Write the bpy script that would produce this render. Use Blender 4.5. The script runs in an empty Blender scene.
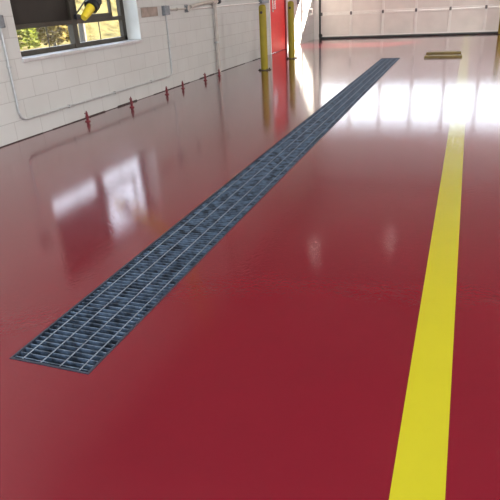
import bpy, bmesh, math, random
from mathutils import Vector, Matrix
random.seed(7)
S = bpy.context.scene
C = S.collection
PI = math.pi

# ------------------------------------------------------------------ materials
def mat(name, col, rough=.5, metal=0, spec=.5, var=0, vscale=6, bump=0, bscale=80, coat=0):
    m = bpy.data.materials.new(name); m.use_nodes = True
    nt = m.node_tree; b = nt.nodes['Principled BSDF']
    b.inputs['Base Color'].default_value = (*col, 1)
    b.inputs['Roughness'].default_value = rough
    b.inputs['Metallic'].default_value = metal
    b.inputs['Specular IOR Level'].default_value = spec
    b.inputs['Coat Weight'].default_value = coat
    tc = nt.nodes.new('ShaderNodeTexCoord')
    if var:
        n = nt.nodes.new('ShaderNodeTexNoise'); n.inputs['Scale'].default_value = vscale
        n.inputs['Detail'].default_value = 6
        r = nt.nodes.new('ShaderNodeValToRGB')
        r.color_ramp.elements[0].position = .3; r.color_ramp.elements[1].position = .7
        r.color_ramp.elements[0].color = (*[c*(1-var) for c in col], 1)
        r.color_ramp.elements[1].color = (*[min(1, c*(1+var)) for c in col], 1)
        nt.links.new(tc.outputs['Object'], n.inputs['Vector'])
        nt.links.new(n.outputs['Fac'], r.inputs['Fac'])
        nt.links.new(r.outputs['Color'], b.inputs['Base Color'])
    if bump:
        n2 = nt.nodes.new('ShaderNodeTexNoise'); n2.inputs['Scale'].default_value = bscale
        bp = nt.nodes.new('ShaderNodeBump'); bp.inputs['Strength'].default_value = bump
        bp.inputs['Distance'].default_value = .01
        nt.links.new(tc.outputs['Object'], n2.inputs['Vector'])
        nt.links.new(n2.outputs['Fac'], bp.inputs['Height'])
        nt.links.new(bp.outputs['Normal'], b.inputs['Normal'])
    return m

def coated(name, col, col2, patch=None):
    """glossy two-part floor paint with a fine orange-peel clear coat"""
    m = bpy.data.materials.new(name); m.use_nodes = True
    nt = m.node_tree; N = nt.nodes.new; L = nt.links.new; b = nt.nodes['Principled BSDF']
    tc = N('ShaderNodeTexCoord')
    n = N('ShaderNodeTexNoise'); n.inputs['Scale'].default_value = 1.3; n.inputs['Detail'].default_value = 8
    n.inputs['Roughness'].default_value = .65
    r = N('ShaderNodeValToRGB')
    r.color_ramp.elements[0].position = .3; r.color_ramp.elements[1].position = .72
    r.color_ramp.elements[0].color = (*col, 1); r.color_ramp.elements[1].color = (*col2, 1)
    L(tc.outputs['Object'], n.inputs['Vector']); L(n.outputs['Fac'], r.inputs['Fac']); L(r.outputs['Color'], b.inputs['Base Color'])
    b.inputs['Roughness'].default_value = .26
    b.inputs['Specular IOR Level'].default_value = .13
    b.inputs['Coat Weight'].default_value = 1
    b.inputs['Coat IOR'].default_value = COAT_IOR
    # orange peel + long soft undulation from the trowel
    n1 = N('ShaderNodeTexNoise'); n1.inputs['Scale'].default_value = 48; n1.inputs['Detail'].default_value = 1.5
    n2 = N('ShaderNodeTexNoise'); n2.inputs['Scale'].default_value = 3.2; n2.inputs['Detail'].default_value = 3
    L(tc.outputs['Object'], n1.inputs['Vector']); L(tc.outputs['Object'], n2.inputs['Vector'])
    b1 = N('ShaderNodeBump'); b1.inputs['Strength'].default_value = PEEL; b1.inputs['Distance'].default_value = .001
    b2 = N('ShaderNodeBump'); b2.inputs['Strength'].default_value = WAVE; b2.inputs['Distance'].default_value = .01
    L(n1.outputs['Fac'], b1.inputs['Height']); L(n2.outputs['Fac'], b2.inputs['Height'])
    n5 = N('ShaderNodeTexNoise'); n5.inputs['Scale'].default_value = 170; n5.inputs['Detail'].default_value = 1
    b5 = N('ShaderNodeBump'); b5.inputs['Strength'].default_value = .16; b5.inputs['Distance'].default_value = .001
    L(tc.outputs['Object'], n5.inputs['Vector']); L(n5.outputs['Fac'], b5.inputs['Height'])
    L(b2.outputs['Normal'], b5.inputs['Normal']); L(b5.outputs['Normal'], b1.inputs['Normal'])
    L(b1.outputs['Normal'], b.inputs['Coat Normal']); L(b1.outputs['Normal'], b.inputs['Normal'])
    # coat roughness varies where the topcoat was rolled thinner
    n3 = N('ShaderNodeTexNoise'); n3.inputs['Scale'].default_value = .9; n3.inputs['Detail'].default_value = 5
    L(tc.outputs['Object'], n3.inputs['Vector'])
    mr = N('ShaderNodeMapRange'); mr.inputs['From Min'].default_value = .35; mr.inputs['From Max'].default_value = .65
    mr.inputs['To Min'].default_value = CR0; mr.inputs['To Max'].default_value = CR1
    L(n3.outputs['Fac'], mr.inputs['Value']); L(mr.outputs['Result'], b.inputs['Coat Roughness'])
    return m
COAT_IOR = 1.43; PEEL = .42; WAVE = .010; CR0 = .008; CR1 = .02

def block_wall(name, col, mortar):
    m = bpy.data.materials.new(name); m.use_nodes = True
    nt = m.node_tree; N = nt.nodes.new; L = nt.links.new; b = nt.nodes['Principled BSDF']
    g = N('ShaderNodeNewGeometry'); sp = N('ShaderNodeSeparateXYZ'); cb = N('ShaderNodeCombineXYZ')
    L(g.outputs['Position'], sp.inputs['Vector'])
    L(sp.outputs['Y'], cb.inputs['X']); L(sp.outputs['Z'], cb.inputs['Y'])
    bt = N('ShaderNodeTexBrick')
    bt.inputs['Scale'].default_value = 1; bt.inputs['Brick Width'].default_value = .4064
    bt.inputs['Row Height'].default_value = .2045; bt.inputs['Mortar Size'].default_value = .0045
    bt.inputs['Mortar Smooth'].default_value = .6
    bt.inputs['Color1'].default_value = (*col, 1); bt.inputs['Color2'].default_value = (*[c*.96 for c in col], 1)
    bt.inputs['Mortar'].default_value = (*mortar, 1)
    L(cb.outputs['Vector'], bt.inputs['Vector'])
    n = N('ShaderNodeTexNoise'); n.inputs['Scale'].default_value = 2.2; n.inputs['Detail'].default_value = 7
    L(g.outputs['Position'], n.inputs['Vector'])
    mx = N('ShaderNodeMix'); mx.data_type = 'RGBA'; mx.blend_type = 'MULTIPLY'; mx.inputs['Factor'].default_value = .35
    r = N('ShaderNodeValToRGB'); r.color_ramp.elements[0].position = .3; r.color_ramp.elements[1].position = .7
    r.color_ramp.elements[0].color = (.8, .78, .76, 1); r.color_ramp.elements[1].color = (1, 1, 1, 1)
    L(n.outputs['Fac'], r.inputs['Fac']); L(bt.outputs['Color'], mx.inputs['A']); L(r.outputs['Color'], mx.inputs['B'])
    L(mx.outputs['Result'], b.inputs['Base Color'])
    b.inputs['Roughness'].default_value = .55
    n4 = N('ShaderNodeTexNoise'); n4.inputs['Scale'].default_value = 90; n4.inputs['Detail'].default_value = 3
    L(g.outputs['Position'], n4.inputs['Vector'])
    ma = N('ShaderNodeMath'); ma.operation = 'MULTIPLY_ADD'; ma.inputs[1].default_value = -1.0
    L(bt.outputs['Fac'], ma.inputs[0]); 
    ms = N('ShaderNodeMath'); ms.operation = 'MULTIPLY'; ms.inputs[1].default_value = .25
    L(n4.outputs['Fac'], ms.inputs[0]); L(ms.outputs[0], ma.inputs[2])
    bp = N('ShaderNodeBump'); bp.inputs['Strength'].default_value = .5; bp.inputs['Distance'].default_value = .004
    L(ma.outputs[0], bp.inputs['Height']); L(bp.outputs['Normal'], b.inputs['Normal'])
    return m

def glass(name, tint=(1, 1, 1)):
    m = bpy.data.materials.new(name); m.use_nodes = True
    nt = m.node_tree; nt.nodes.clear(); N = nt.nodes.new; L = nt.links.new
    t = N('ShaderNodeBsdfTransparent'); t.inputs['Color'].default_value = (*tint, 1)
    g = N('ShaderNodeBsdfGlossy'); g.inputs['Roughness'].default_value = .02
    f = N('ShaderNodeFresnel'); ge = N('ShaderNodeNewGeometry'); mr = N('ShaderNodeMapRange')
    mr.inputs['To Min'].default_value = 1.45; mr.inputs['To Max'].default_value = 1/1.45   # same reflectance from either side of the pane
    L(ge.outputs['Backfacing'], mr.inputs['Value']); L(mr.outputs['Result'], f.inputs['IOR'])
    mx = N('ShaderNodeMixShader'); o = N('ShaderNodeOutputMaterial')
    L(f.outputs['Fac'], mx.inputs['Fac']); L(t.outputs['BSDF'], mx.inputs[1]); L(g.outputs['BSDF'], mx.inputs[2])
    L(mx.outputs['Shader'], o.inputs['Surface'])
    return m

def steel_grate(name):
    m = bpy.data.materials.new(name); m.use_nodes = True
    nt = m.node_tree; N = nt.nodes.new; L = nt.links.new; b = nt.nodes['Principled BSDF']
    tc = N('ShaderNodeTexCoord')
    n = N('ShaderNodeTexNoise'); n.inputs['Scale'].default_value = 17; n.inputs['Detail'].default_value = 6; n.inputs['Roughness'].default_value = .6
    r = N('ShaderNodeValToRGB'); e = r.color_ramp.elements
    e[0].position = .37; e[0].color = (.02, .027, .038, 1); e[1].position = .66; e[1].color = (.14, .20, .285, 1)
    L(tc.outputs['Object'], n.inputs['Vector']); L(n.outputs['Fac'], r.inputs['Fac']); L(r.outputs['Color'], b.inputs['Base Color'])
    b.inputs['Metallic'].default_value = .35; b.inputs['Roughness'].default_value = .5
    return m

def leafmat(name, col):
    m = mat(name, col, .8, spec=.1, var=.35, vscale=3); nt = m.node_tree; b = nt.nodes['Principled BSDF']
    t = nt.nodes.new('ShaderNodeBsdfTranslucent'); mx = nt.nodes.new('ShaderNodeMixShader'); mx.inputs['Fac'].default_value = .45
    nt.links.new(b.inputs['Base Color'].links[0].from_socket, t.inputs['Color'])
    nt.links.new(b.outputs['BSDF'], mx.inputs[1]); nt.links.new(t.outputs['BSDF'], mx.inputs[2])
    nt.links.new(mx.outputs['Shader'], nt.nodes['Material Output'].inputs['Surface'])
    return m

M = dict(
    floor=coated('red floor coating', (.118, .0055, .0125), (.138, .007, .0145)),
    stripe=coated('yellow floor paint', (.335, .31, .012), (.365, .335, .014)),
    wall=block_wall('painted block', (.545, .565, .55), (.40, .41, .40)),
    reveal=mat('painted reveal', (.66, .69, .66), .5, var=.06, vscale=4),
    plain=mat('painted plaster', (.62, .60, .57), .6, var=.05, vscale=2),
    ceil=mat('painted ceiling', (.40, .39, .37), .7, var=.05, vscale=2),
    sill=mat('stone sill', (.50, .50, .50), .5, var=.1, vscale=20),
    bronze=mat('bronze aluminium', (.050, .043, .032), .45, .3, var=.15, vscale=10),
    black=mat('black rubber', (.012, .013, .018), .45, bump=.2, bscale=60),
    blind=mat('dark brown panel', (.018, .014, .011), .7, var=.2, vscale=6),
    glass=glass('clear glass'),
    doorglass=glass('door glass'),
    conduit=mat('galvanised conduit', (.47, .49, .49), .4, .25, var=.12, vscale=30),
    paintpipe=mat('painted pipe', (.46, .43, .39), .5, var=.12, vscale=12),
    box=mat('steel box', (.20, .22, .24), .5, .3, var=.2, vscale=25),
    brown=mat('brown patch', (.30, .25, .215), .7, var=.25, vscale=9),
    red=mat('red enamel', (.13, .005, .012), .45, var=.15, vscale=30),
    reddoor=mat('red door paint', (.74, .045, .04), .5, spec=.2, var=.08, vscale=4),
    redframe=mat('red frame paint', (.20, .02, .025), .4, var=.1, vscale=6),
    white=mat('white paint', (.74, .73, .70), .4, var=.04, vscale=5),
    panel=mat('door panel', (.74, .69, .645), .38, var=.05, vscale=3),
    rail=mat('door rail', (.80, .77, .73), .4, var=.05, vscale=5),
    hinge=mat('zinc hinge', (.16, .15, .15), .45, .6, var=.15, vscale=30),
    seal=mat('dark door seal', (.075, .085, .085), .6, var=.2, vscale=8),
    track=mat('dark steel track', (.05, .055, .05), .5, .4, var=.15, vscale=20),
    yellow=mat('bollard yellow', (.30, .245, .022), .45, spec=.25, var=.10, vscale=7),
    rust=mat('dark anchor plate', (.05, .035, .03), .6, .3, var=.3, vscale=30),
    hose=mat('yellow hose', (.75, .60, .03), .45, var=.1, vscale=20),
    wood=mat('yellow brown timber', (.19, .145, .04), .55, var=.25, vscale=14),
    chrome=mat('brushed metal', (.7, .7, .7), .25, 1, var=.05, vscale=40),
    grate=steel_grate('galvanised grating'),
    rod=mat('grate rod steel', (.115, .145, .185), .4, .3, var=.3, vscale=12),
    gframe=mat('grate frame steel', (.03, .04, .06), .45, .4, var=.3, vscale=10),
    pit=mat('trench concrete', (.02, .022, .026), .8, var=.3, vscale=8),
    caulk=mat('dark joint dirt', (.045, .038, .035), .8, var=.4, vscale=20),
    concrete=mat('driveway concrete', (.32, .31, .30), .8, var=.1, vscale=3),
    grass=mat('dry grass', (.060, .051, .021), .95, spec=.02, var=.45, vscale=1.2, bump=.4, bscale=6),
    bank=mat('bank grass', (.064, .055, .022), .95, spec=.02, var=.55, vscale=2.2, bump=.5, bscale=9),
    leafy=leafmat('yellow green leaves', (.11, .13, .018)),
    leafo=leafmat('tan leaves', (.16, .125, .032)),
    bark=mat('pale bark', (.11, .10, .085), .8, var=.2, vscale=12),
    blockgrey=mat('grey blocker', (.4, .39, .37), .8, var=.1, vscale=3),
)
def lampmat(col, s):
    m = bpy.data.materials.new('lit diffuser'); m.use_nodes = True
    b = m.node_tree.nodes['Principled BSDF']
    b.inputs['Emission Color'].default_value = (*col, 1); b.inputs['Emission Strength'].default_value = s
    return m
M['lamp'] = lampmat((1, .95, .88), 6); M['dimlamp'] = lampmat((1, .95, .9), 2.2)

# ------------------------------------------------------------------ helpers
def add_box(bm, x0, x1, y0, y1, z0, z1, bev=0):
    r = bmesh.ops.create_cube(bm, size=1, matrix=Matrix.Translation(((x0+x1)/2, (y0+y1)/2, (z0+z1)/2)) @ Matrix.Diagonal((abs(x1-x0), abs(y1-y0), abs(z1-z0), 1)))
    if bev:
        ed = list({e for v in r['verts'] for e in v.link_edges})
        bmesh.ops.bevel(bm, geom=ed, offset=bev, segments=2, affect='EDGES', profile=.5)
    return bm
def add_tube(bm, pts, r, n=12, cap=True, radii=None):
    pts = [Vector(p) for p in pts]; rings = []
    t0 = (pts[1]-pts[0]).normalized()
    up = Vector((0, 0, 1)) if abs(t0.z) < .9 else Vector((1, 0, 0))
    a = t0.cross(up).normalized()
    for i, p in enumerate(pts):
        t = (pts[min(i+1, len(pts)-1)]-pts[max(i-1, 0)]).normalized()
        a = (a - t*a.dot(t)).normalized(); b = t.cross(a)
        rr = radii[i] if radii else r
        rings.append([bm.verts.new(p + (a*math.cos(2*PI*k/n)+b*math.sin(2*PI*k/n))*rr) for k in range(n)])
    for i in range(len(rings)-1):
        for k in range(n):
            bm.faces.new((rings[i][k], rings[i][(k+1) % n], rings[i+1][(k+1) % n], rings[i+1][k]))
    if cap:
        bm.faces.new(rings[0][::-1]); bm.faces.new(rings[-1])
    return bm
def bend(pts, r, seg=6):
    """round the corners of a polyline"""
    pts = [Vector(p) for p in pts]; out = [pts[0]]
    for i in range(1, len(pts)-1):
        a = (pts[i-1]-pts[i]).normalized(); b = (pts[i+1]-pts[i]).normalized()
        p0 = pts[i]+a*r; p1 = pts[i]+b*r
        for k in range(seg+1):
            t = k/seg
            out.append(p0*(1-t)**2 + pts[i]*2*t*(1-t) + p1*t**2)
    out.append(pts[-1]); return out
def add_lathe(bm, prof, n=32, axis=(0, 0, 0)):
    """profile of (r, z) turned about a vertical axis"""
    ax = Vector(axis); rings = []
    for r, z in prof:
        rings.append([bm.verts.new(ax + Vector((r*math.cos(2*PI*k/n), r*math.sin(2*PI*k/n), z))) for k in range(n)])
    for i in range(len(rings)-1):
        for k in range(n):
            bm.faces.new((rings[i][k], rings[i][(k+1) % n], rings[i+1][(k+1) % n], rings[i+1][k]))
    bm.faces.new(rings[0][::-1]); bm.faces.new(rings[-1]); return bm
def obj(name, bm, m, parent=None, smooth=False, loc=None):
    bmesh.ops.recalc_face_normals(bm, faces=bm.faces)
    me = bpy.data.meshes.new(name); bm.to_mesh(me); bm.free(); me.materials.append(m)
    if smooth:
        for p in me.polygons: p.use_smooth = True
        me.set_sharp_from_angle(angle=math.radians(40))
    o = bpy.data.objects.new(name, me); C.objects.link(o)
    if parent: o.parent = parent
    if loc: o.location = loc
    return o
def B(): return bmesh.new()
def box(*a, **k): return add_box(B(), *a, **k)
def tag(o, label, cat, group=None):
    o['label'] = label; o['category'] = cat
    if group: o['group'] = group
    return o
def thing(name, label, cat, loc=(0, 0, 0), group=None):
    o = bpy.data.objects.new(name, None); C.objects.link(o); o.location = loc; o.empty_display_size = .1
    return tag(o, label, cat, group)
def struct(name, bm, m, parent=None, label=None, cat=None):
    o = obj(name, bm, m, parent)
    if not parent:
        o['kind'] = 'structure'
        if label: o['label'] = label
        if cat: o['category'] = cat
    return o
def sempty(name, label, cat, loc=(0, 0, 0)):
    o = thing(name, label, cat, loc); o['kind'] = 'structure'; return o

# ------------------------------------------------------------------ setting
WX = -4.41           # inner face of the left wall
WT = .30             # its thickness
DY = 17.87           # inner face of the big door
RX = 8.0            # right wall
RY = -2.5            # rear wall
CZ = 4.60            # ceiling
wy0, wy1, wz0, wz1 = 4.99, 7.49, .80, 1.90      # window opening
dy0, dy1, dz1 = 13.42, 14.80, 2.12              # side door opening (with frame)
TX0, TX1, TY0, TY1 = -1.60, -1.235, 1.395, 12.15  # trench opening

bm = B()   # floor with the trench cut out of it
for x0, x1, y0, y1 in ((WX-.3, TX0, RY-.3, DY+.2), (TX1, RX+.3, RY-.3, DY+.2), (TX0, TX1, RY-.3, TY0), (TX0, TX1, TY1, DY+.2)):
    vs = [bm.verts.new(p) for p in ((x0, y0, 0), (x1, y0, 0), (x1, y1, 0), (x0, y1, 0))]
    bm.faces.new(vs)
bmesh.ops.remove_doubles(bm, verts=bm.verts, dist=1e-5)
struct('floor', bm, M['floor'], label='glossy red painted concrete floor of the garage bay', cat='floor')
struct('ceiling', box(WX-WT, RX+.3, RY-.3, DY+.3, CZ, CZ+.10), M['ceil'], label='pale ceiling over the garage bay', cat='ceiling')

bm = B()
x0, x1 = WX-WT, WX
for y0, y1, z0, z1 in ((RY-.3, wy0, 0, CZ), (wy0, wy1, 0, wz0), (wy0, wy1, wz1, CZ), (wy1, dy0, 0, CZ), (dy0, dy1, dz1, CZ), (dy1, DY+.3, 0, CZ)):
    add_box(bm, x0, x1, y0, y1, z0, z1)
struct('wall_left', bm, M['wall'], label='white painted concrete block wall on the left', cat='wall')
struct('wall_right', box(RX, RX+.3, RY-.3, DY+.3, 0, CZ), M['plain'], label='pale wall on the far right side', cat='wall')
# rear wall with two open bay doorways that let the daylight in
bm = B()
for a, b_, z0, z1 in ((WX, -4.1, 0, CZ), (1.6, 2.0, 0, CZ), (7.7, RX, 0, CZ), (-4.1, 1.6, 4.2, CZ), (2.0, 7.7, 4.2, CZ)):
    add_box(bm, a, b_, RY-.3, RY, z0, z1)
struct('wall_back', bm, M['plain'], label='rear wall behind the camera with open bay doorways', cat='wall')
# front wall around two bay doors
D1a, D2b, DZ = -4.27, 3.24, 3.19
bm = B()
for a, b_, z0, z1 in ((WX, D1a, 0, DZ), (D2b, RX, 0, CZ), (WX, D2b, DZ, CZ)):
    add_box(bm, a, b_, DY, DY+.3, z0, z1)
struct('wall_front', bm, M['plain'], label='pale front wall around the bay doors', cat='wall')
struct('trim_1', box(WX+.0, WX+.14, DY-.10, DY-.0, 0, DZ), M['white'], label='white jamb in the corner beside the big bay door', cat='trim')
# uneven dark joint between wall and floor
bm = B(); y = RY+.2
while y < 13.2:
    l = random.uniform(.15, .6); h = random.choice((.004, .006, .010, .014, .009, .017 if y < 7.5 else .008))
    add_box(bm, WX, WX+.006, y, min(y+l, 13.3), 0, h); y += l
struct('trim_2', bm, M['caulk'], label='dark dirty joint between the white wall and red floor', cat='trim')

# ------------------------------------------------------------------ window in the left wall
W = sempty('window_1', 'dark bronze framed window with sliding sashes in the white wall', 'window', (WX, (wy0+wy1)/2, wz0))
def wl(name, bm, m, parent=None):
    """link under the window, geometry given in world coordinates"""
    p = parent or W
    for v in bm.verts: v.co -= Vector(W.location)
    return obj(name, bm, m, p)
FX = -4.63
bm = B()
for y in (wy0, wy1):   # plastered reveals
    s = .004 if y == wy0 else -.004
    add_box(bm, FX-.03, WX-.001, y, y+s, wz0+.01, wz1)
add_box(bm, FX-.03, WX-.001, wy0, wy1, wz1-.004, wz1)
wl('reveal', bm, M['reveal'])
wl('window_sill', add_box(B(), FX-.05, WX+.022, wy0-.02+.02, wy1, wz0-.028, wz0+.006, bev=.004), M['sill'])
bm = B(); fx0, fx1 = FX-.07, FX
a0, a1 = wy0+.004, wy1-.004
b0, b1 = wz0+.006, wz1-.004
add_box(bm, fx0, fx1, a0, a0+.07, b0, b1); add_box(bm, fx0, fx1, a1-.07, a1, b0, b1)
add_box(bm, fx0, fx1, a0, a1, b0, b0+.055); add_box(bm, fx0, fx1, a0, a1, b1-.06, b1)
wl('window_frame', bm, M['bronze'])
bm = B(); add_box(bm, fx0, fx1+.012, 6.235, 6.285, b0, b1, bev=.004); add_box(bm, fx0, fx1+.002, 6.292, 6.345, b0, b1, bev=.004)
wl('mullion', bm, M['bronze'])
wl('transom', add_box(B(), fx0+.01, fx1+.006, a0+.06, 6.24, 1.088, 1.135, bev=.004), M['bronze'])
wl('transom', add_box(B(), fx0+.01, fx1+.006, 6.34, a1-.05, 1.085, 1.135, bev=.004), M['bronze'])
# lower panes with a thin vertical bar in each
for ya, yb, yc in ((a0+.07, 6.235, 5.79), (6.345, a1-.07, 6.87)):
    wl('pane', box(FX-.042, FX-.036, ya, yb, b0+.055, 1.09), M['glass'])
    wl('glazing_bar', box(FX-.045, FX-.033, yc-.003, yc+.003, b0+.055, 1.09), M['bronze'])
bm = B()
add_box(bm, FX-.05, FX-.03, a0+.07, 6.235, 1.13, b1-.06)
pn = wl('dark_panel', bm, M['blind']); pn['label'] = 'opaque dark brown upper panel'
# small opening sash in the upper right light
s0, s1 = 6.345, 7.16
bm = B()
for p in ((s0, s0+.03, 1.135, b1-.06), (s1-.035, s1, 1.135, b1-.06), (s0, s1, 1.135, 1.185), (s0, s1, b1-.10, b1-.06)):
    add_box(bm, FX-.03, FX+.006, *p)
sash = wl('sash', bm, M['bronze'])
wl('pane', box(FX-.02, FX-.014, s0+.03, s1-.035, 1.185, b1-.10), M['glass'], sash)
wl('pane', box(FX-.042, FX-.036, s1, a1-.07, 1.135, b1-.06), M['glass'])
wl('side_stile', box(FX-.05, FX+.004, a1-.10, a1-.085, b0+.05, b1-.05), M['bronze'])

# ------------------------------------------------------------------ yellow exhaust hose hanging in front of the window
hb = Vector((-4.30, 6.04, 1.155))
hd = (Vector((-4.30, 6.42, 1.392)) - hb); 
def hp(t): return hb + hd*t
H = thing('exhaust_hose', 'yellow hose end with thick black rubber cuff hanging in front of window', 'hose', hb)
def hl(name, bm, m, parent=H):
    for v in bm.verts: v.co -= hb
    return obj(name, bm, m, parent, smooth=True)
hd_n = hd.normalized()
L_ = hd.length
hl('nozzle', add_tube(B(), [hb, hb+hd_n*.02, hb+hd_n*.12, hb+hd_n*.25], .06, 24, radii=[.036, .041, .050, .058]), M['hose'])
pts = [hb+hd_n*t for t in (.205, .21, .235, .24, .265, .27, .295, .30, .36, .37)]
hl('cuff', add_tube(B(), pts, .1, 28, radii=[.07, .084, .084, .077, .077, .086, .086, .078, .078, .05]), M['black'])
pp = []
q0 = hb+hd_n*.36
for k in range(60):
    t = k/59
    p = q0*(1-t)**3 + (q0+hd_n*.8)*3*t*(1-t)**2 + Vector((-4.2, 8.05, 2.6))*3*t*t*(1-t) + Vector((-4.1, 8.1, CZ))*t**3
    pp.append(p)
hl('flexible_hose', add_tube(B(), pp, .06, 20, radii=[.056+.005*(k % 2) for k in range(60)]), M['hose'])
cord = thing('black_cord', 'thin black cord slanting down to the window rail left of yellow hose', 'cord', (-4.585, 6.29, 1.175))
bm = B(); cl = Vector(cord.location)
cp = bend([(-4.585, 6.29, 1.195), (-4.585, 6.55, 1.36), (-4.55, 6.66, 1.50), (-4.36, 6.9, 2.3), (-4.25, 7.2, CZ)], .06)
add_tube(bm, [Vector(p)-cl for p in cp], .009, 8); obj('cord_line', bm, M['black'], cord, smooth=True)
obj('cord_hook', add_box(B(), -.033, .006, .0, .07, -.035, .022, bev=.003), M['black'], cord)

# ------------------------------------------------------------------ conduit, boxes and pipes on the left wall
def world_thing(name, label, cat, base, parts, group=None):
    t = thing(name, label, cat, base, group)
    for nm, bm, m, sm in parts:
        for v in bm.verts: v.co -= Vector(base)
        obj(nm, bm, m, t, smooth=sm)
    return t
def screw(bm, x, y, z):
    add_tube(bm, [(x-.002, y, z), (x+.003, y, z)], .006, 10)
def jbox(label, y0, y1, z0, z1, d=.055, group='junction boxes on the white wall'):
    bm = box(WX+.001, WX+d-.005, y0, y1, z0, z1, bev=.004)
    cv = box(WX+d-.005, WX+d, y0+.004, y1-.004, z0+.004, z1-.004, bev=.0015)
    sc = []
    for y in (y0+.016, y1-.016):
        for z in (z0+.016, z1-.016):
            q = B(); screw(q, WX+d, y, z); sc.append(('screw', q, M['hinge'], False))
    return world_thing('junction_box', label, 'electrical box', (WX, (y0+y1)/2, z0), [('box_body', bm, M['box'], False), ('cover', cv, M['box'], False), ('mounting_plate', box(WX, WX+.003, y0-.006, y1+.006, z0-.006, z1+.006), M['box'], False)] + sc, group)
jbox('grey steel junction box left of the window, cut by the photo edge', 4.66, 4.80, 1.125, 1.245)
jbox('square dark grey junction box on the wall right of the window', 8.205, 8.365, 1.095, 1.225)
jbox('grey junction box high on the wall behind the nearer yellow bollard', 12.72, 13.22, 1.14, 1.36, .08)
# round box
bm = add_tube(B(), [(WX+.001, 9.04, 1.163), (WX+.05, 9.04, 1.163)], .052, 8)
cv = add_tube(B(), [(WX+.05, 9.04, 1.163), (WX+.056, 9.04, 1.163)], .048, 8)
world_thing('octagonal_box', 'small octagonal grey electrical box between square box and vertical pipe', 'electrical box', (WX, 9.04, 1.11), [('box_body', bm, M['box'], False), ('cover', cv, M['paintpipe'], False), ('mounting_plate', box(WX, WX+.003, 8.98, 9.10, 1.104, 1.222), M['box'], False)])
CXX = WX+.016
path = bend([(CXX, 4.765, 1.128), (CXX, 4.765, .205), (CXX, 8.295, .205), (CXX, 8.295, 1.092)], .11, 8)
st = [('mounting_strap', add_box(B(), WX+.001, WX+.034, y-.018, y+.018, z-.01, z+.01, bev=.003), M['conduit'], False) for y, z in ((4.765, .75), (8.295, .7))]
st += [('mounting_strap', add_box(B(), WX+.001, WX+.034, y-.012, y+.012, .205-.018, .205+.018, bev=.003), M['conduit'], False) for y in (5.6, 6.6, 7.6)]
world_thing('conduit', 'long thin conduit running low along wall below window between two boxes', 'conduit', (WX, 6.5, .2), [('conduit_tube', add_tube(B(), path, .0125, 12), M['conduit'], True)] + st)
path = bend([(CXX+.004, 8.37, 1.17), (CXX+.004, 8.985, 1.165)], .02)
world_thing('conduit', 'short horizontal conduit joining the square box to the octagonal box', 'conduit', (WX, 8.65, 1.165), [('conduit_tube', add_tube(B(), [(CXX+.004, 8.37, 1.17), (CXX+.004, 8.985, 1.165)], .0125, 12), M['paintpipe'], True), ('mounting_strap', add_box(B(), WX+.001, WX+.036, 8.66, 8.69, 1.148, 1.186, bev=.003), M['paintpipe'], False)])
world_thing('conduit', 'thin pale horizontal conduit from the octagonal box towards the yellow bollard', 'conduit', (WX, 10.9, 1.15), [('conduit_tube', add_tube(B(), [(CXX, 9.095, 1.150), (CXX, 12.715, 1.162)], .0125, 12), M['white'], True)])
# vertical water pipe with tee and black valve
PX = WX+.062; PYY = 10.11
v = B(); add_tube(v, [(PX, PYY, .001), (PX, PYY, 4.59)], .030, 20)
tee = B(); add_tube(tee, [(PX, PYY, 1.185), (PX, PYY, 1.29)], .043, 20); add_tube(tee, [(PX, PYY-.10, 1.24), (PX, PYY+.10, 1.24)], .036, 16)
kn = B(); add_tube(kn, [(PX, PYY+.10, 1.24), (PX, PYY+.15, 1.24)], .020, 12); add_tube(kn, [(PX, PYY+.15, 1.24), (PX, PYY+.22, 1.24)], .042, 16)
cl_ = [('clamp', add_box(B(), WX+.001, PX+.034, PYY-.036, PYY+.036, z-.014, z+.014, bev=.004), M['conduit'], False) for z in (.55, 2.4)]
world_thing('water_pipe', 'vertical beige pipe with tee rising from the floor along the wall', 'pipe', (PX, PYY, 0), [('pipe_run', v, M['paintpipe'], True), ('tee', tee, M['paintpipe'], True), ('valve_knob', kn, M['black'], True)] + cl_)
hp_ = []
for k in range(24):
    t = k/23
    p = Vector((PX, PYY-.10, 1.245))*(1-t)**2 + Vector((PX-.01, 9.72, 1.24))*2*t*(1-t) + Vector((WX+.055, 9.10, 1.185))*t*t
    hp_.append(p)
world_thing('flexible_hose', 'short grey-brown flexible hose drooping left from the vertical pipe tee', 'hose', (PX, 9.6, 1.2), [('hose_tube', add_tube(B(), hp_, .028, 16, radii=[.026+.003*(k % 2) for k in range(24)]), M['paintpipe'], True)])
world_thing('wall_patch', 'flat brown patch on white wall left of the square box', 'plate', (WX, 7.8, 1.09), [('patch_sheet', box(WX+.001, WX+.012, 7.57, 8.05, 1.095, 1.222, bev=.003), M['brown'], False)])  # thin sheet stands for a brown band on the wall

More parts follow.
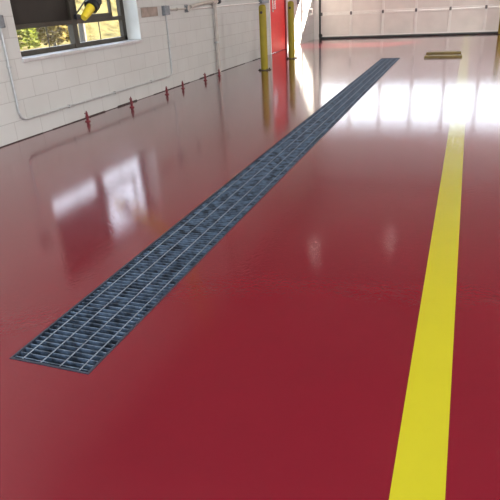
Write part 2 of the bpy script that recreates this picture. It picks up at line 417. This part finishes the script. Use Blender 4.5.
# ------------------------------------------------------------------ red stubs along the wall base
stubs = [(-4.250, 5.714, .118, 'leftmost red pipe stub on the floor, below the window'),
         (-4.184, 6.637, .132, 'red pipe stub on the floor under the right part of the window'),
         (-4.198, 7.683, .112, 'red pipe stub below the brown wall patch, left of the conduit bend'),
         (-4.211, 8.258, .112, 'red pipe stub on the floor right below the square grey box'),
         (-4.210, 9.137, .120, 'red pipe stub left of the vertical beige pipe'),
         (-4.195, 9.730, .112, 'red pipe stub at the foot of the vertical beige pipe')]
first = None
def make_stub(label):
    t = thing('pipe_stub', label, 'pipe stub', (0, 0, 0), 'red pipe stubs along the wall')
    obj('stub_pipe', add_lathe(B(), [(.016, 0), (.016, .085), (.013, .088), (.013, .108), (.010, .112)], 16), M['red'], t, True)
    obj('base_flange', add_lathe(B(), [(.034, 0), (.034, .006), (.026, .009), (.024, .014)], 20), M['red'], t, True)
    obj('coupling', add_lathe(B(), [(.017, .046), (.022, .048), (.022, .064), (.017, .066)], 16), M['red'], t, True)
    bm = B(); add_tube(bm, [(0, -.045, .106), (0, .024, .100)], .006, 8); add_tube(bm, [(0, 0, .108), (0, 0, .128)], .007, 8)
    obj('lever', bm, M['red'], t, True)
    bm = B(); add_tube(bm, [(0, .02, .054), (0, .045, .050)], .010, 8); obj('side_nipple', bm, M['red'], t, True)
    return t
for i, (x, y, h, lab) in enumerate(stubs):
    if first is None:
        first = make_stub(lab); t = first
    else:
        t = first.copy(); C.objects.link(t); t['label'] = lab
        for ch in first.children:
            c = ch.copy(); C.objects.link(c); c.parent = t
    t.location = (x, y, 0); t.scale = (1, 1, h/.118); t.rotation_euler = (0, 0, random.uniform(-.4, .4))

# ------------------------------------------------------------------ red side door in the left wall
D = sempty('door_2', 'bright red side door in the white wall behind the bollards', 'door', (WX, (dy0+dy1)/2, 0))
def dl(name, bm, m, parent=None, smooth=False):
    p = parent or D
    for v in bm.verts: v.co -= Vector(D.location)
    return obj(name, bm, m, p, smooth)
bm = B()
add_box(bm, WX-.12, WX+.018, dy0, dy0+.06, 0, dz1); 
o = dl('jamb', bm, M['white']); o['label'] = 'white near door jamb'
bm = B(); add_box(bm, WX-.12, WX+.018, dy1-.06, dy1, 0, dz1); add_box(bm, WX-.12, WX+.018, dy0, dy1, dz1-.06, dz1)
dl('door_frame', bm, M['redframe'])
leaf = dl('door_leaf', box(WX-.06, WX-.015, dy0+.063, dy1-.063, .008, dz1-.063, bev=.003), M['reddoor'])
bm = B(); add_tube(bm, bend([(WX-.016, 13.76, .98), (WX+.045, 13.76, .98), (WX+.045, 13.76, 1.20), (WX-.016, 13.76, 1.20)], .03), .011, 12)
add_box(bm, WX-.015, WX-.008, 13.72, 13.80, .93, 1.25)
dl('pull_handle', bm, M['chrome'], leaf, True)

# ------------------------------------------------------------------ bollards
bol = None
def make_bollard():
    t = thing('bollard', '', 'bollard', (0, 0, 0), 'yellow steel bollards')
    prof = [(.068, 0), (.068, 1.10), (.066, 1.125), (.056, 1.148), (.035, 1.160), (.002, 1.165)]
    obj('post', add_lathe(B(), prof, 32), M['yellow'], t, True)
    obj('base_plate', add_lathe(B(), [(.125, 0), (.125, .010), (.070, .012)], 32), M['rust'], t, True)
    for k in range(4):
        a = PI/4 + k*PI/2
        obj('anchor_bolt', add_tube(B(), [(.102*math.cos(a), .102*math.sin(a), .009), (.102*math.cos(a), .102*math.sin(a), .032)], .012, 6), M['rust'], t)
    bm = B(); add_tube(bm, [(0, -.060, 1.03), (0, -.082, 1.03)], .024, 16)
    obj('tag_bolt', bm, M['rust'], t, True)
    return t
for x, y, lab, s in ((-3.571, 10.487, 'yellow bollard standing nearer, in front of red side door', .985), (-3.600, 12.46, 'yellow bollard standing farther back, by the big bay door', 1.0), (.845, 17.60, 'yellow bollard cut by the right edge of the photo at the bay door', 1.0)):
    if bol is None: bol = make_bollard(); t = bol
    else:
        t = bol.copy(); C.objects.link(t)
        for ch in bol.children:
            c = ch.copy(); C.objects.link(c); c.parent = t
    t['label'] = lab; t.location = (x, y, 0); t.scale = (1, 1, s)

# ------------------------------------------------------------------ big sectional bay door
ROWS = [0.035, .70, 1.40, 2.00, 2.58, 3.20]
def bay_door(name, label, xa, ncol, wcol):
    D = sempty(name, label, 'door', (xa, DY, 0))
    xb = xa+ncol*wcol
    def o_(nm, bm, m, p=None):
        for v in bm.verts: v.co -= Vector(D.location)
        return obj(nm, bm, m, p or D)
    y0, y1 = DY+.02, DY+.075
    for r in range(5):
        z0, z1 = ROWS[r], ROWS[r+1]
        hz = .052
        glassy = r in (2, 3)
        bm = B()
        zb = .025 if (glassy and r == 3) else hz
        zt = .025 if (glassy and r == 2) else hz
        add_box(bm, xa, xb, y0, y1, z0, z0+zb-.002, bev=.004); add_box(bm, xa, xb, y0, y1, z1-zt+.002, z1-.003, bev=.004)
        sec = o_('section_rail', bm, M['rail'])
        for c in range(ncol+1):
            xc = xa+c*wcol; w = .036
            l, rr = max(xa, xc-w), min(xb, xc+w)
            if glassy: l, rr = max(xa, xc-.04), min(xb, xc+.04)
            o_('stile', box(l, rr, y0-.004, y1+.002, z0+.002, z1-.004, bev=.003), M['rail'], sec)
        for c in range(ncol):
            xl, xr = xa+c*wcol+.03, xa+(c+1)*wcol-.03
            if glassy: o_('pane', box(xl, xr, y0+.025, y0+.031, z0+zb-.004, z1-zt+.004), M['doorglass'], sec)
            else:
                bm = box(xl, xr, y0+.016, y0+.05, z0+.04, z1-.04)
                o_('panel', bm, M['panel'], sec)
        if r:
            for c in range(ncol+1):
                xc = min(max(xa+c*wcol, xa+.04), xb-.04)
                bm = box(xc-.028, xc+.028, y0-.014, y0-.002, z0-.045, z0+.045, bev=.003)
                add_tube(bm, [(xc-.032, y0-.016, z0), (xc+.032, y0-.016, z0)], .012, 10)
                o_('hinge', bm, M['hinge'], sec)
    sl = B(); add_tube(sl, [(xa, DY+.045, .022), (xb, DY+.045, .022)], .022, 12); add_box(sl, xa, xb, y0-.008, y1+.01, .018, .055)
    o_('bottom_seal', sl, M['seal'])
    for xe in (xa, xb):
        tr = B(); add_box(tr, xe-.022, xe+.022, DY-.055, DY+.012, 0.0, 3.19, bev=.004)
        t = o_('track', tr, M['track'])
        bm = B(); add_box(bm, xe-.05, xe+.05, DY-.075, DY-.0, .05, .15, bev=.005)
        add_tube(bm, [(xe-.07, DY-.03, .10), (xe+.07, DY-.03, .10)], .03, 12)
        o_('roller_bracket', bm, M['track'], t)
    return D
bay_door('door_1', 'wide cream sectional bay door with glass rows closing the bay end', -4.245, 8, .932)

# little fixings on the wall stretch between red door and bay door
bm = add_tube(B(), bend([(WX-.005, 17.16, .72), (WX+.10, 17.16, .72), (WX+.10, 17.16, .88), (WX-.005, 17.16, .88)], .04), .014, 12)
world_thing('pipe_bracket', 'small white bent pipe handle on wall beside the bay door', 'bracket', (WX, 17.16, .72), [('bent_pipe', bm, M['white'], True), *[('flange', add_tube(B(), [(WX, 17.16, z), (WX+.008, 17.16, z)], .03, 12), M['white'], False) for z in (.72, .88)]])
world_thing('switch_box', 'small grey-purple switch box on the sunlit wall behind far bollard', 'switch', (WX, 15.93, 1.05), [('box_body', box(WX+.001, WX+.05, 15.87, 15.99, 1.04, 1.19, bev=.004), M['box'], False), ('toggle', box(WX+.05, WX+.065, 15.92, 15.94, 1.10, 1.14, bev=.002), M['black'], False)])

# ------------------------------------------------------------------ trench drain
T = thing('trench_drain', 'long blue-grey steel grate drain set flush in the red floor', 'drain', ((TX0+TX1)/2, TY0, 0))
def tl(name, bm, m, parent=None):
    p = parent or T
    for v in bm.verts: v.co -= Vector(T.location)
    return obj(name, bm, m, p)
bm = B(); d = .16
add_box(bm, TX0-.03, TX0, TY0-.03, TY1+.03, -d, -.03); add_box(bm, TX1, TX1+.03, TY0-.03, TY1+.03, -d, -.03)
add_box(bm, TX0, TX1, TY0-.03, TY0, -d, -.03); add_box(bm, TX0, TX1, TY1, TY1+.03, -d, -.03); add_box(bm, TX0, TX1, TY0, TY1, -d-.02, -d)
tl('channel', bm, M['pit'])
bm = B(); e = .004
add_box(bm, TX0-.006, TX0+e, TY0-.006, TY1+.006, -.035, .003); add_box(bm, TX1-e, TX1+.006, TY0-.006, TY1+.006, -.035, .003)
add_box(bm, TX0+e, TX1-e, TY0-.006, TY0+e, -.035, .003); add_box(bm, TX0+e, TX1-e, TY1-e, TY1+.006, -.035, .003)
tl('frame', bm, M['gframe'])
bm = B()
y = TY0+e+.014
while y < TY1-e-.006:
    add_box(bm, TX0+e, TX1-e, y-.0028, y+.0028, -.030, -.001); y += .030
gr = tl('grate', bm, M['grate'])
W4 = (TX1-TX0)
for x in (TX0+.046, TX0+.137, TX0+.228, TX0+.319):
    tl('cross_rod', add_tube(B(), [(x, TY0+e, -.001), (x, TY1-e, -.001)], .0030, 6), M['rod'])

# ------------------------------------------------------------------ yellow stripe, timber block
st = thing('floor_stripe', 'long yellow painted stripe running down the red floor to bay door', 'floor marking', (0, 6, 0))
bm = B(); add_box(bm, -.080, .064, -2.4-6, 17.78-6, .0, .0015); obj('stripe_paint', bm, M['stripe'], st)
for i, (yy, xx, lab) in enumerate(((12.86, -.43, 'farther of two short yellow-brown timber bars lying beside the stripe'), (12.16, -.41, 'nearer of two short yellow-brown timber bars lying beside the stripe'))):
    tb = thing('timber_bar', lab, 'timber', (xx, yy, 0), 'timber bars by the stripe')
    tb.rotation_euler = (0, 0, math.radians(.8-.5*i))
    obj('beam', add_box(B(), -.345-.01*i, .345+.01*i, -.10, .10, 0, .036, bev=.005), M['wood'], tb)
    for x in (-.27, .27): obj('bolt_head', add_tube(B(), [(x, 0, .034), (x, 0, .042)], .014, 8), M['rust'], tb)

# ------------------------------------------------------------------ ceiling lamps over the bay
def ceiling_lamp(x, y, lab):
    t = thing('ceiling_lamp', lab, 'lamp', (x, y, CZ), 'ceiling lamps over the bay')
    obj('housing', add_lathe(B(), [(.05, 0), (.05, -.06), (.20, -.16), (.21, -.20), (.02, -.20)][::-1], 24), M['track'], t, True)
    obj('diffuser', add_lathe(B(), [(.055, -.204), (.06, -.201), (.06, -.198), (.02, -.198)], 24), M['dimlamp'], t, True)
    l = bpy.data.lights.new('lamp_light', 'SPOT'); l.energy = LAMP; l.spot_size = math.radians(150); l.spot_blend = .6; l.color = (1, .95, .88); l.shadow_soft_size = .05
    o = bpy.data.objects.new('lamp_light', l); C.objects.link(o); o.parent = t; o.location = (0, 0, -.215)
LAMP = 6
for x, y, lab in ((-2.95, 11.9, 'round ceiling lamp above the drain, nearer the left wall'), (-1.30, 12.9, 'round ceiling lamp above the far end of the drain')):
    ceiling_lamp(x, y, lab)

# ------------------------------------------------------------------ outdoors
bm = B(); vs = [bm.verts.new(p) for p in ((-60, -40, -.06), (WX-WT, -40, -.06), (WX-WT, 70, -.06), (-60, 70, -.06))]; bm.faces.new(vs)
o = struct('ground_side', bm, M['grass'], label='dry yellow grass ground seen outside through the window', cat='ground')
bm = B(); vs = [bm.verts.new(p) for p in ((WX-WT, DY+.2, -.04), (60, DY+.2, -.04), (60, 90, -.04), (WX-WT, 90, -.04))]; bm.faces.new(vs)
vs = [bm.verts.new(p) for p in ((WX-WT, -60, -.04), (60, -60, -.04), (60, RY-.2, -.04), (WX-WT, RY-.2, -.04))]; bm.faces.new(vs)
struct('ground_front', bm, M['concrete'], label='pale concrete driveway outside the bay doors', cat='ground')
# grassy bank rising beyond the yard
bm = B(); rows = []
for i in range(22):
    row = []
    for j in range(70):
        x = -14.6 - i*.5; y = 4 + j*.5
        row.append(bm.verts.new((x, y, -.07 + 3.6*(1-math.cos(min(1, i/20)*PI))/2 + (random.uniform(-.10, .10) if i else 0))))
    rows.append(row)
for i in range(21):
    for j in range(69): bm.faces.new((rows[i][j], rows[i+1][j], rows[i+1][j+1], rows[i][j+1]))
bk = struct('ground_bank', bm, M['bank'], label='yellow-green grassy bank outside beyond the window', cat='ground')
for p_ in bk.data.polygons: p_.use_smooth = True
def bush(x, y, r, h, lab, m, n=1500):
    t = thing('shrub', lab, 'shrub', (x, y, -.06), 'shrubs outside the window')
    bm = B()
    for _ in range(n):
        a = random.uniform(0, 2*PI); u = random.uniform(-.15, 1); rr = math.sqrt(max(0, 1-u*u))*random.uniform(.75, 1.05)
        c = Vector((r*rr*math.cos(a), r*rr*math.sin(a), max(.05, h*(.35+.65*u)*random.uniform(.85, 1.05))))
        s = random.uniform(.05, .12)
        q = Matrix.Rotation(random.uniform(0, 6.28), 3, 'Z') @ Matrix.Rotation(random.uniform(-1.3, 1.3), 3, 'X')
        ps = [c+q@Vector(p)*s for p in ((-1, 0, 0), (0, -.55, 0), (1, 0, .15), (0, .55, 0))]
        bm.faces.new([bm.verts.new(p) for p in ps])
    me = bpy.data.meshes.new('foliage'); bm.to_mesh(me); bm.free(); me.materials.append(m)
    o = bpy.data.objects.new('foliage', me); C.objects.link(o); o.parent = t; o['kind'] = 'stuff'
    bm = B()
    for k in range(5):
        a = k*1.257; add_tube(bm, [(0.02*math.cos(a), .02*math.sin(a), 0), (r*.3*math.cos(a), r*.3*math.sin(a), h*.5), (r*.6*math.cos(a), r*.6*math.sin(a), h*.85)], .02, 6, radii=[.03, .02, .008])
    obj('stem', bm, M['bark'], t)
bushes = [(-12.6, 13.9, .8, 1.45, 'yellow-green shrub outside behind the left lower pane', M['leafy']),
          (-13.4, 17.0, .7, 1.2, 'tan leafy shrub outside near the window mullion', M['leafo'])]
for bsh in bushes: bush(*bsh)
t = thing('tree_trunk', 'pale slender tree trunk outside behind the lower right pane', 'tree', (-8.6, 11.88, -.06))
obj('trunk', add_tube(B(), [(0, 0, 0), (.02, .03, .8), (.05, .0, 1.05)], .1, 14, radii=[.09, .08, .07]), M['bark'], t, True)
# unseen block added outside the bay door: keeps the sun off the right part of the floor
blk = thing('sun_blocker', 'grey unseen block added across the driveway to stop the sun', 'sun blocker', (8.62, 29.5, -.04))
blk.rotation_euler = (0, 0, -math.atan2(.7, 1))
obj('blocker_body', box(0, 14, 0, 8, 0, 15), M['blockgrey'], blk)
obj('blocker_top', box(0, 14.2, 0, 8.2, 15, 15.25), M['track'], blk)

# ------------------------------------------------------------------ light
SKY = 4.1
w = bpy.data.worlds.new('sky'); S.world = w; w.use_nodes = True
nt = w.node_tree; bg = nt.nodes['Background']
tc = nt.nodes.new('ShaderNodeTexCoord'); sp = nt.nodes.new('ShaderNodeSeparateXYZ'); r = nt.nodes.new('ShaderNodeValToRGB')
nt.links.new(tc.outputs['Generated'], sp.inputs['Vector']); nt.links.new(sp.outputs['Z'], r.inputs['Fac'])
e = r.color_ramp.elements
e[0].position = 0; e[0].color = (.88, .94, 1, 1); e[1].position = .8; e[1].color = (.55, .72, 1, 1)
nt.links.new(r.outputs['Color'], bg.inputs['Color']); bg.inputs['Strength'].default_value = SKY
sun = bpy.data.lights.new('sun', 'SUN'); sun.energy = 60; sun.angle = math.radians(.6); sun.color = (1, .90, .76)
so = bpy.data.objects.new('sun', sun); C.objects.link(so)
so.rotation_euler = Vector((-.70, -1, -.80)).to_track_quat('-Z', 'Y').to_euler()
def fill_lamp(x, y, lab, p=None):  # unseen ceiling panels added as fill to brighten the interior
    t = thing('fill_lamp', lab, 'lamp', (x, y, CZ), 'added ceiling fill lamps')
    obj('housing', box(-.62, .62, -.17, .17, -.09, 0, bev=.01), M['white'], t)
    obj('diffuser', box(-.58, .58, -.13, .13, -.096, -.088), M['lamp'], t)
    l = bpy.data.lights.new('fill_light', 'AREA'); l.shape = 'RECTANGLE'; l.size = 1.16; l.size_y = .26; l.energy = p or FILL; l.color = (1, .96, .90)
    o = bpy.data.objects.new('fill_light', l); C.objects.link(o); o.parent = t; o.location = (0, 0, -.10)
FILL = 45
for x in (-2.8, 0, 2.8, 5.6):
    for y in (-.6, 2.4): fill_lamp(x, y, 'added unseen ceiling fill lamp over the near half of the garage')
for y in (6, 10, 14):
    for x in (4.6, 6.8): fill_lamp(x, y, 'added unseen ceiling fill lamp over the neighbouring bay on the right', 165)
def portal(name, loc, sx, sy, d):
    l = bpy.data.lights.new(name, 'AREA'); l.shape = 'RECTANGLE'; l.size = sx; l.size_y = sy
    l.cycles.is_portal = True
    o = bpy.data.objects.new(name, l); C.objects.link(o); o.location = loc
    o.rotation_euler = Vector(d).to_track_quat('-Z', 'Y').to_euler()
portal('rear_portal', (-1.25, RY-.05, 2.1), 5.7, 4.2, (0, 1, 0))
portal('rear_portal', (4.85, RY-.05, 2.1), 5.7, 4.2, (0, 1, 0))
portal('front_portal', (-.5, DY+.2, 2.1), 7.6, 1.5, (0, -1, 0))
portal('window_portal', (FX-.15, (wy0+wy1)/2, (wz0+wz1)/2), 2.5, 1.1, (1, 0, 0))

# ------------------------------------------------------------------ camera
cam = bpy.data.cameras.new('camera'); co = bpy.data.objects.new('camera', cam); C.objects.link(co); S.camera = co
R_ = Vector((0.93886126, 0.34024476, -0.05265966)); U_ = Vector((-0.09591576, 0.40536954, 0.90910709)); F_ = Vector((-0.33066554, 0.84847454, -0.41322059))
co.matrix_world = Matrix(((R_.x, U_.x, -F_.x, 0), (R_.y, U_.y, -F_.y, 0), (R_.z, U_.z, -F_.z, 1.27), (0, 0, 0, 1)))
cam.sensor_width = 36; cam.lens = 36*554.986/500; cam.clip_start = .05; cam.clip_end = 300

S.view_settings.view_transform = 'Standard'; S.view_settings.look = 'None'
S.view_settings.gamma = 1; S.view_settings.use_curve_mapping = False
S.view_settings.exposure = .20
S.cycles.use_denoising = True
S.cycles.max_bounces = 10; S.cycles.diffuse_bounces = 6; S.cycles.glossy_bounces = 5; S.cycles.transparent_max_bounces = 16
S.cycles.sample_clamp_indirect = 8
S.cycles.caustics_reflective = False; S.cycles.caustics_refractive = False
